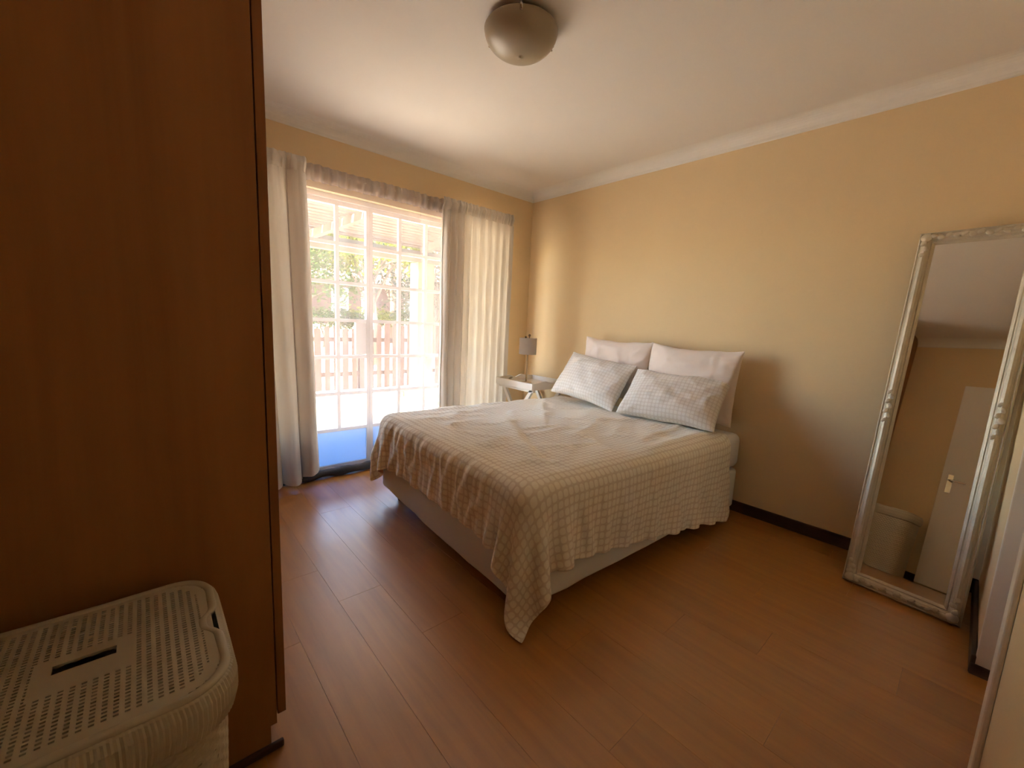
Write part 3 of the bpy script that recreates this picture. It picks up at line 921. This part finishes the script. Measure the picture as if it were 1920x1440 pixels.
# ------------------------------------------------------------------ leaning mirror
mo = Vector((-0.390, -2.905, 0.0))
mw = Vector((-0.100, -0.995, 0)).normalized()
MWID, MLEN = 0.425, 1.80
lean = math.asin(0.325 / MLEN)
perp = Vector((-mw.y, mw.x, 0))           # towards the wall (+x)
if perp.x < 0: perp = -perp
mu = (perp * math.sin(lean) + Vector((0, 0, math.cos(lean)))).normalized()
mn_ = mw.cross(mu)
if mn_.x > 0: mn_ = -mn_                  # faces into the room
def MT(q):                                # (along width, along height, out of face)
    return tuple(mo + mw * q[0] + mu * q[1] + mn_ * q[2])
mi = thing('leaning_mirror', tuple(mo + mw * MWID / 2), 'tall champagne-framed mirror leaning against the wall', 'mirror')
FW = 0.062
fp = [(0.0, 0.0), (0.0, 0.016), (0.005, 0.021), (0.010, 0.017), (0.014, 0.018), (0.020, 0.027), (0.029, 0.031), (0.038, 0.027), (0.043, 0.017), (0.047, 0.014), (0.051, 0.016), (0.056, 0.013), (FW, 0.006), (FW, 0.0)]
cs = [(0, 0), (MWID, 0), (MWID, MLEN), (0, MLEN)]
din = [(1, 1), (-1, 1), (-1, -1), (1, -1)]
for i in range(4):
    j = (i + 1) % 4
    b = MB()
    n = len(fp)
    for k in (i, j):
        for d, h in fp:
            b.v.append(MT((cs[k][0] + din[k][0] * d, cs[k][1] + din[k][1] * d, h)))
    for q in range(n):
        r = (q + 1) % n
        b.f.append((q, r, n + r, n + q))
    b.build('frame_rail' if i % 2 == 0 else 'frame_stile', 'champagne', mi)
b = MB(); b.v = [MT(q) for q in ((FW - 0.006, FW - 0.006, 0.006), (MWID - FW + 0.006, FW - 0.006, 0.006), (MWID - FW + 0.006, MLEN - FW + 0.006, 0.006), (FW - 0.006, MLEN - FW + 0.006, 0.006))]; b.f = [(0, 1, 2, 3)]
b.build('mirror_glass', 'mirror', mi)
b = box(0.004, MWID - 0.004, 0.004, MLEN - 0.004, -0.006, 0.0, MT); b.build('backing', 'skirt', mi)
# carved ornaments: scrolls at the corners, along the head and half way up the stiles
def blob(c, rx, ry, rz, ang=0):
    b = MB()
    P = []
    for i in range(12):
        for j in range(7):
            a = 2 * PI * i / 12; e = -PI / 2 + PI * j / 6
            x = rx * math.cos(e) * math.cos(a); y = ry * math.cos(e) * math.sin(a); z = rz * math.sin(e)
            P.append(MT((c[0] + x * math.cos(ang) - y * math.sin(ang), c[1] + x * math.sin(ang) + y * math.cos(ang), c[2] + z)))
    return b.grid(P, 12, 7, closeu=True)
def cluster(name, items):
    b = MB()
    for c, rx, ry, rz, ang in items:
        k = blob(c, rx, ry, rz, ang); n = len(b.v)
        b.v += k.v; b.f += [tuple(n + q for q in f) for f in k.f]
    b.build(name, 'champagne', mi, smooth=True)
f2 = FW * 0.47
for (px, py, sx, sy) in ((f2, f2, 1, 1), (MWID - f2, f2, -1, 1), (MWID - f2, MLEN - f2, -1, -1), (f2, MLEN - f2, 1, -1)):
    it = [((px, py, 0.029), 0.022, 0.022, 0.007, 0)]
    for k in range(1, 4):
        it.append(((px + sx * 0.026 * k, py + sy * 0.006 * (-1) ** k, 0.029), 0.016 - 0.002 * k, 0.012, 0.007 - 0.001 * k, 0.5 * (-1) ** k))
        it.append(((px + sx * 0.006 * (-1) ** k, py + sy * 0.028 * k, 0.029), 0.012, 0.017 - 0.002 * k, 0.007 - 0.001 * k, 0.5 * (-1) ** k))
    cluster('corner_ornament', it)
for px in (f2, MWID - f2):
    py = MLEN * 0.51
    it = []
    for k in range(-3, 4):
        it.append(((px + 0.006 * (-1) ** k, py + 0.024 * k, 0.030), 0.012 - 0.0015 * abs(k), 0.014, 0.005 - 0.0008 * abs(k), 0.6 * (-1) ** k))
    cluster('stile_ornament', it)
for py in (f2, MLEN - f2):
    it = []
    for k in range(-3, 4):
        it.append(((MWID / 2 + 0.026 * k, py + 0.005 * (-1) ** k, 0.030), 0.014, 0.012 - 0.0015 * abs(k), 0.005 - 0.0008 * abs(k), 0.6 * (-1) ** k))
    cluster('rail_ornament', it)

# ------------------------------------------------------------------ laundry hamper
HX0, HX1, HY0, HY1, HZ = -3.385, -2.965, -2.475, -2.085, 0.615
hcx, hcy = (HX0 + HX1) / 2, (HY0 + HY1) / 2
ha = thing('laundry_hamper', (hcx, hcy, 0), 'cream woven plastic laundry hamper with lid before the wardrobe', 'hamper')
def rr(hx, hy, r, n):
    """n points around a rounded rectangle, even arc length"""
    per = 4 * (hx - r) + 4 * (hy - r) + 2 * PI * r
    out = []
    segs = [('l', (hx, -(hy - r)), (hx, hy - r)), ('a', (hx - r, hy - r), 0), ('l', (hx - r, hy), (-(hx - r), hy)), ('a', (-(hx - r), hy - r), PI / 2),
            ('l', (-hx, hy - r), (-hx, -(hy - r))), ('a', (-(hx - r), -(hy - r)), PI), ('l', (-(hx - r), -hy), (hx - r, -hy)), ('a', (hx - r, -(hy - r)), 3 * PI / 2)]
    lens = [2 * (hy - r), PI * r / 2, 2 * (hx - r), PI * r / 2] * 2
    for k in range(n):
        d = per * k / n
        q = 0
        while d > lens[q] and q < 7:
            d -= lens[q]; q += 1
        sg = segs[q]; t = min(1, d / lens[q])
        if sg[0] == 'l':
            x = sg[1][0] + (sg[2][0] - sg[1][0]) * t; y = sg[1][1] + (sg[2][1] - sg[1][1]) * t
            out.append((x, y))
        else:
            a = sg[2] + t * PI / 2
            out.append((sg[1][0] + r * math.cos(a), sg[1][1] + r * math.sin(a)))
    return out
hx, hy = (HX1 - HX0) / 2, (HY1 - HY0) / 2
npr, nz = 216, 90
b = MB()
for j in range(nz + 1):
    z = 0.006 + (HZ - 0.085) * j / nz
    tp = 0.90 + 0.075 * j / nz
    ring_ = rr(hx * tp - 0.008, hy * tp - 0.008, 0.07, npr)
    for i, (x, y) in enumerate(ring_):
        wv = 0.0012 * (1 if (i // 2 + j // 2) % 2 else -1)
        l = math.hypot(x, y)
        b.v.append((hcx + x * (1 + wv / l), hcy + y * (1 + wv / l), z))
for j in range(nz):
    for i in range(npr):
        if 6 < j < nz - 8 and (i + (j // 3)) % 4 == 0 and j % 3 != 0 and (j % 3 == 1):
            continue
        a = j * npr + i; c = j * npr + (i + 1) % npr
        b.f.append((a, c, c + npr, a + npr))
b.f.append(tuple(range(npr))[::-1])
b.build('basket_body', 'hamper', ha, solid=0.003)
# ribbed collar under the lid
b = MB()
cp = [(-0.014, HZ - 0.090), (-0.004, HZ - 0.082), (0.003, HZ - 0.055), (0.003, HZ - 0.026), (-0.003, HZ - 0.010), (-0.012, HZ - 0.006)]
npc = 432
for i, (x, y) in enumerate(rr(hx, hy, 0.075, npc)):
    l = math.hypot(x, y)
    for q, (d, z) in enumerate(cp):
        rib = 0.0010 * (1 if i % 2 else -1) if 0 < q < 5 else 0
        b.v.append((hcx + x * (1 + (d + rib) / l), hcy + y * (1 + (d + rib) / l), z))
n = len(cp)
for i in range(npc):
    for q in range(n - 1):
        a = i * n + q; c = ((i + 1) % npc) * n + q
        b.f.append((a, c, c + 1, a + 1))
b.build('collar', 'hamper', ha, smooth=False)
# lid: pierced deck with rolled rim
b = MB()
cw, ch = 0.0033, 0.0038
hx2, hy2 = hx - 0.020, hy - 0.020
nx_, ny_ = int(2 * hx2 / cw), int(2 * hy2 / ch)
idx = {}
def inrr(x, y, hx_, hy_, r):
    ax, ay = abs(x) - (hx_ - r), abs(y) - (hy_ - r)
    return math.hypot(max(ax, 0), max(ay, 0)) <= r
def lidz(x, y):
    return HZ - 0.004 + 0.008 * (1 - (x / hx) ** 2) * (1 - (y / hy) ** 2)
def vid(i, j):
    if (i, j) not in idx:
        x = -hx2 + 2 * hx2 * i / nx_; y = -hy2 + 2 * hy2 * j / ny_
        idx[(i, j)] = len(b.v)
        b.v.append((hcx + x, hcy + y, lidz(x, y)))
    return idx[(i, j)]
for i in range(nx_):
    for j in range(ny_):
        x = -hx2 + 2 * hx2 * (i + 0.5) / nx_; y = -hy2 + 2 * hy2 * (j + 0.5) / ny_
        if not inrr(x, y, hx2, hy2, 0.065): continue
        solid = not inrr(x, y, hx2 - 0.016, hy2 - 0.016, 0.055) or (abs(x - 0.01) < 0.062 and abs(y + 0.004) < 0.045)
        if not solid and i % 4 in (1, 2) and j % 2 == 1: continue
        if abs(x - 0.012) < 0.040 and abs(y - 0.008) < 0.011: continue      # grip slot
        b.f.append((vid(i, j), vid(i + 1, j), vid(i + 1, j + 1), vid(i, j + 1)))
lid = b.build('lid', 'hamper', ha, solid=0.004)
b = MB()
rp = [(-0.024, HZ - 0.003), (-0.018, HZ + 0.001), (-0.011, HZ + 0.001), (-0.007, HZ - 0.004), (-0.009, HZ - 0.010), (-0.018, HZ - 0.010), (-0.024, HZ - 0.007)]
for i, (x, y) in enumerate(rr(hx, hy, 0.075, 160)):
    l = math.hypot(x, y)
    notch = 0.020 * math.exp(-(y / 0.035) ** 4) if x > hx - 0.02 else (0.020 * math.exp(-(y / 0.035) ** 4) if x < -hx + 0.02 else 0)
    for d, z in rp:
        b.v.append((hcx + x * (1 + (d - notch) / l), hcy + y * (1 + (d - notch) / l), z))
n = len(rp)
for i in range(160):
    for q in range(n):
        a = i * n + q; c = ((i + 1) % 160) * n + q; r = (q + 1) % n
        b.f.append((a, c, ((i + 1) % 160) * n + r, i * n + r))
b.build('rim', 'hamper', lid, smooth=True)
box(hcx - 0.034, hcx + 0.058, hcy - 0.010, hcy + 0.026, HZ - 0.022, HZ - 0.018).build('grip_recess', 'hamper', lid)

# ------------------------------------------------------------------ outside: porch
GZ = -0.14
tag(box(-30, 30, TH, 60, GZ - 0.1, GZ).build('ground', 'sand', origin=(0, 0, GZ)), 'sunlit pale ground beyond the patio door', kind='structure')
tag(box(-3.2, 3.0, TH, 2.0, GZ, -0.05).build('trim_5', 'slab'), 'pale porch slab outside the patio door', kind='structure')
b = MB(); b.v = [(-30, 5.0, GZ + 0.005), (30, 5.0, GZ + 0.005), (30, 13.0, 0.98), (-30, 13.0, 0.98), (30, 40.0, 1.3), (-30, 40.0, 1.3)]
b.f = [(0, 1, 2, 3), (3, 2, 4, 5)]  # added rise in the ground, catches sun so the fence gaps look bright
tag(b.build('terrain', 'sand', origin=(0, 5.0, GZ)), 'pale ground raised as an added sunlit bank behind the paling fence', kind='structure')
def gz(y): return GZ if y < 5 else (GZ + (y - 5.0) * 0.14 if y < 13 else 0.98)
pc = thing('porch_roof', (0, 2.7, 2.1), 'slatted porch roof with beam and brace outside the patio door', 'porch roof')
PX0, PX1 = -2.35, 3.2
box(PX0, PX1, 2.62, 2.72, 2.085, 2.205).build('beam', 'porch', pc)
box(PX0, PX1, 2.74, 2.83, 2.205, 2.275).build('gutter', 'gutter', pc)
ys = np.arange(0.30, 2.75, 0.105)
for i, y in enumerate(ys):
    z = 2.60 - 0.115 * (y - 0.3)
    gap = 0.092 if i % 7 else 0.080
    box(PX0, PX1, y, y + gap, z, z + 0.022).build('slat', 'porch', pc)
for x in (PX0 + 0.1, 0.25, 1.6, 3.0):
    b = MB()
    for yy in (0.24, 2.7):
        z = 2.60 - 0.115 * (yy - 0.3)
        b.v += [(x - 0.03, yy, z - 0.10), (x + 0.03, yy, z - 0.10), (x + 0.03, yy, z - 0.002), (x - 0.03, yy, z - 0.002)]
    b.f = [(0, 1, 2, 3), (7, 6, 5, 4)] + [(i, (i + 1) % 4, 4 + (i + 1) % 4, 4 + i) for i in range(4)]
    b.build('rafter', 'porch', pc)
b = MB()
for (x, y, z) in ((-1.62, 2.60, 2.10), (-0.98, 1.72, 2.42)):
    b.v += [(x - 0.035, y, z - 0.045), (x + 0.035, y, z - 0.045), (x + 0.035, y, z + 0.045), (x - 0.035, y, z + 0.045)]
b.f = [(0, 1, 2, 3), (7, 6, 5, 4)] + [(i, (i + 1) % 4, 4 + (i + 1) % 4, 4 + i) for i in range(4)]
b.build('brace', 'porch', pc)
cp_ = thing('porch_column', (0.24, 2.67, GZ), 'yellow plastered porch column seen through the glazed door', 'column')
box(0.11, 0.39, 2.55, 2.80, GZ, 2.085).build('shaft', 'column', cp_, bevel=0.01)
box(0.07, 0.43, 2.51, 2.84, GZ, GZ + 0.12).build('base', 'column', cp_, bevel=0.01)

# paling fence
FY = 4.55
fe = thing('paling_fence', (1.0, FY, GZ), 'brown timber paling fence across the garden', 'fence')
pm = {}
x = -2.2; k = 0
while x < 5.0:
    wv = 0.100 + 0.012 * math.sin(k * 2.3)
    topz = 1.02 + 0.03 * math.sin(k * 1.9) + (0.10 if x > 0.35 else 0)
    b = MB().prism([(-wv / 2, 0), (wv / 2, 0), (wv / 2, topz - GZ - 0.03), (0.01, topz - GZ), (-wv / 2, topz - GZ - 0.02)], lambda q, s, x=x: (x + q[0], FY + 0.02 * s, GZ + 0.01 + q[1]))
    b.build('paling', 'paling', fe)
    x += 0.162; k += 1
for z in (0.16, 0.80):
    box(-2.3, 5.1, FY + 0.021, FY + 0.06, z - 0.04, z + 0.04).build('fence_rail', 'paling', fe)
for x in (-2.2, 0.05, 2.3, 4.6):
    box(x - 0.05, x + 0.05, FY + 0.061, FY + 0.16, GZ, 1.15).build('fence_post', 'paling', fe)

# low brick edging in front of the column
be = thing('brick_edging', (0.6, 3.5, GZ), 'short run of red brick edging near the porch column', 'brick edging')
bmsh = box(-0.10, 0.10, -0.05, 0.05, 0, 0.09).build('brick', 'brick', be, bevel=0.004)
bme = bmsh.data
bmsh.location = (-0.35, 0, 0)
off = wloc(be)
for v in bme.vertices: v.co += Vector(off)
for i in range(1, 7):
    o = bmsh.copy(); col.objects.link(o); o.parent = be
    o.location = (-0.35 + 0.215 * (i % 4), 0.0, 0.0 if i < 4 else 0.095)
    if i >= 4: o.location.x += 0.107

# pink house
hs = thing('garden_house', (2.6, 13.2, 0.9), 'dusky pink house half hidden behind the garden trees', 'house')
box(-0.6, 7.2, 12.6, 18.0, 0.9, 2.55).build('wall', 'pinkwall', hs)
b = MB(); b.v = [(-1.0, 12.2, 2.5), (7.6, 12.2, 2.5), (7.6, 18.4, 2.5), (-1.0, 18.4, 2.5), (1.6, 15.3, 4.2), (5.0, 15.3, 4.2)]
b.f = [(0, 1, 5, 4), (1, 2, 5), (2, 3, 4, 5), (3, 0, 4), (3, 2, 1, 0)]
b.build('roof', 'pinkroof', hs)
for (x0, x1, z0, z1) in ((2.15, 2.75, 1.25, 2.25), (3.25, 3.75, 0.95, 2.2), (5.0, 6.0, 0.9, 2.1)):
    wn = box(x0, x1, 12.57, 12.605, z0, z1).build('window', 'white', hs)
    box(x0 + 0.06, x1 - 0.06, 12.555, 12.571, z0 + 0.06, z1 - 0.06).build('pane', 'darkglass', wn)
    for zz in np.linspace(z0 + 0.06, z1 - 0.06, 5)[1:-1]:
        box(x0 + 0.06, x1 - 0.06, 12.545, 12.556, zz - 0.02, zz + 0.02).build('glazing_bar', 'white', wn)

# trees and shrubs
def tree(name, label, loc, h, cr, leaf, nleaf, seed, cz=0.62, droop=0.0, lsz=0.07, cat='tree'):
    rnd = random.Random(seed)
    root = thing(name, loc, label, cat, 'garden trees and shrubs')
    L = Vector(loc)
    hubs = []
    b = MB()
    b.tube([L, L + Vector((0.05, 0.03, h * 0.25)), L + Vector((-0.04, 0.05, h * 0.55)), L + Vector((0.05, 0, h * 0.85))], [0.09 * h / 3, 0.075 * h / 3, 0.05 * h / 3, 0.015], 8)
    for k in range(9):
        a = rnd.uniform(0, 2 * PI); z0 = h * rnd.uniform(0.22, 0.6)
        e = L + Vector((cr[0] * 0.75 * math.cos(a), cr[1] * 0.75 * math.sin(a), h * cz + cr[2] * rnd.uniform(-0.5, 0.6)))
        s = L + Vector((0, 0, z0)); mid = (s + e) / 2 + Vector((0, 0, 0.15))
        b.tube([s, mid, e], [0.03 * h / 3, 0.02 * h / 3, 0.006], 6)
        hubs.append(e)
    b.build('trunk', 'bark', root, smooth=True)
    for k in range(16):
        a = rnd.uniform(0, 2 * PI); r = math.sqrt(rnd.random())
        hubs.append(L + Vector((cr[0] * r * math.cos(a), cr[1] * r * math.sin(a), h * cz + cr[2] * rnd.uniform(-0.9, 0.95) * math.sqrt(max(0.05, 1 - r * r)))))
    V = []; F = []
    for i in range(nleaf):
        c = hubs[rnd.randrange(len(hubs))]
        g = Vector((rnd.gauss(0, 0.24 * cr[0]), rnd.gauss(0, 0.24 * cr[1]), rnd.gauss(0, 0.22 * cr[2])))
        q = c + g
        if q.z < L.z + 0.05: continue
        d = Vector((rnd.gauss(0, 1), rnd.gauss(0, 1), rnd.gauss(-droop, 0.6))).normalized()
        e = d.cross(Vector((rnd.gauss(0, 1), rnd.gauss(0, 1), rnd.gauss(0, 1)))).normalized()
        s = lsz * rnd.uniform(0.6, 1.4)
        n = len(V)
        V += [tuple(q - d * s), tuple(q + e * s * 0.36), tuple(q + d * s), tuple(q - e * s * 0.36)]
        F.append((n, n + 1, n + 2, n + 3))
    b = MB(); b.v = V; b.f = F
    o = b.build('foliage', leaf, root)
    o['kind'] = 'stuff'
    return root
tree('garden_tree', 'mid green tree behind the fence near the left curtain', (-0.6, 7.4, gz(7.4)), 3.6, (1.6, 1.2, 1.1), 'leaf1', 5200, 1)
tree('garden_tree', 'yellow-green drooping tree behind the middle of the fence', (1.15, 6.6, gz(6.6)), 3.7, (1.15, 0.8, 0.75), 'leaf2', 3000, 2, 0.78, 1.0)
tree('garden_tree', 'grey-green spreading tree beyond the fence', (2.9, 9.2, gz(9.2)), 4.8, (2.6, 1.6, 1.9), 'leaf3', 7000, 3, 0.60)
tree('garden_tree', 'grey-green tree beyond the fence beside the porch column', (3.3, 7.4, gz(7.4)), 3.4, (1.1, 1.0, 1.2), 'leaf3', 3600, 4, 0.62)
tree('garden_tree', 'tall dark tree behind the pink house', (0.8, 20.5, 1.05), 7.2, (5.0, 2.5, 3.2), 'leaf1', 6000, 8, 0.6, 0, 0.18)
tree('garden_tree', 'tall grey-green tree at the far right of the garden', (8.5, 20.0, 1.05), 7.6, (5.0, 2.5, 3.4), 'leaf3', 6000, 9, 0.6, 0, 0.18)
for k, (x, y, hgt, lab) in enumerate(((0.6, 8.6, 1.0, 'low green shrub beyond the left part of the fence'), (2.1, 8.9, 0.95, 'low green shrub behind the middle of the fence'), (3.6, 8.7, 1.2, 'green shrub behind the fence beside the porch column'))):
    tree('garden_shrub', lab, (x, y, gz(y)), hgt, (0.9, 0.45, 0.40), 'leaf1' if k != 1 else 'leaf2', 1800, 20 + k, 0.75, 0, 0.05, 'shrub')
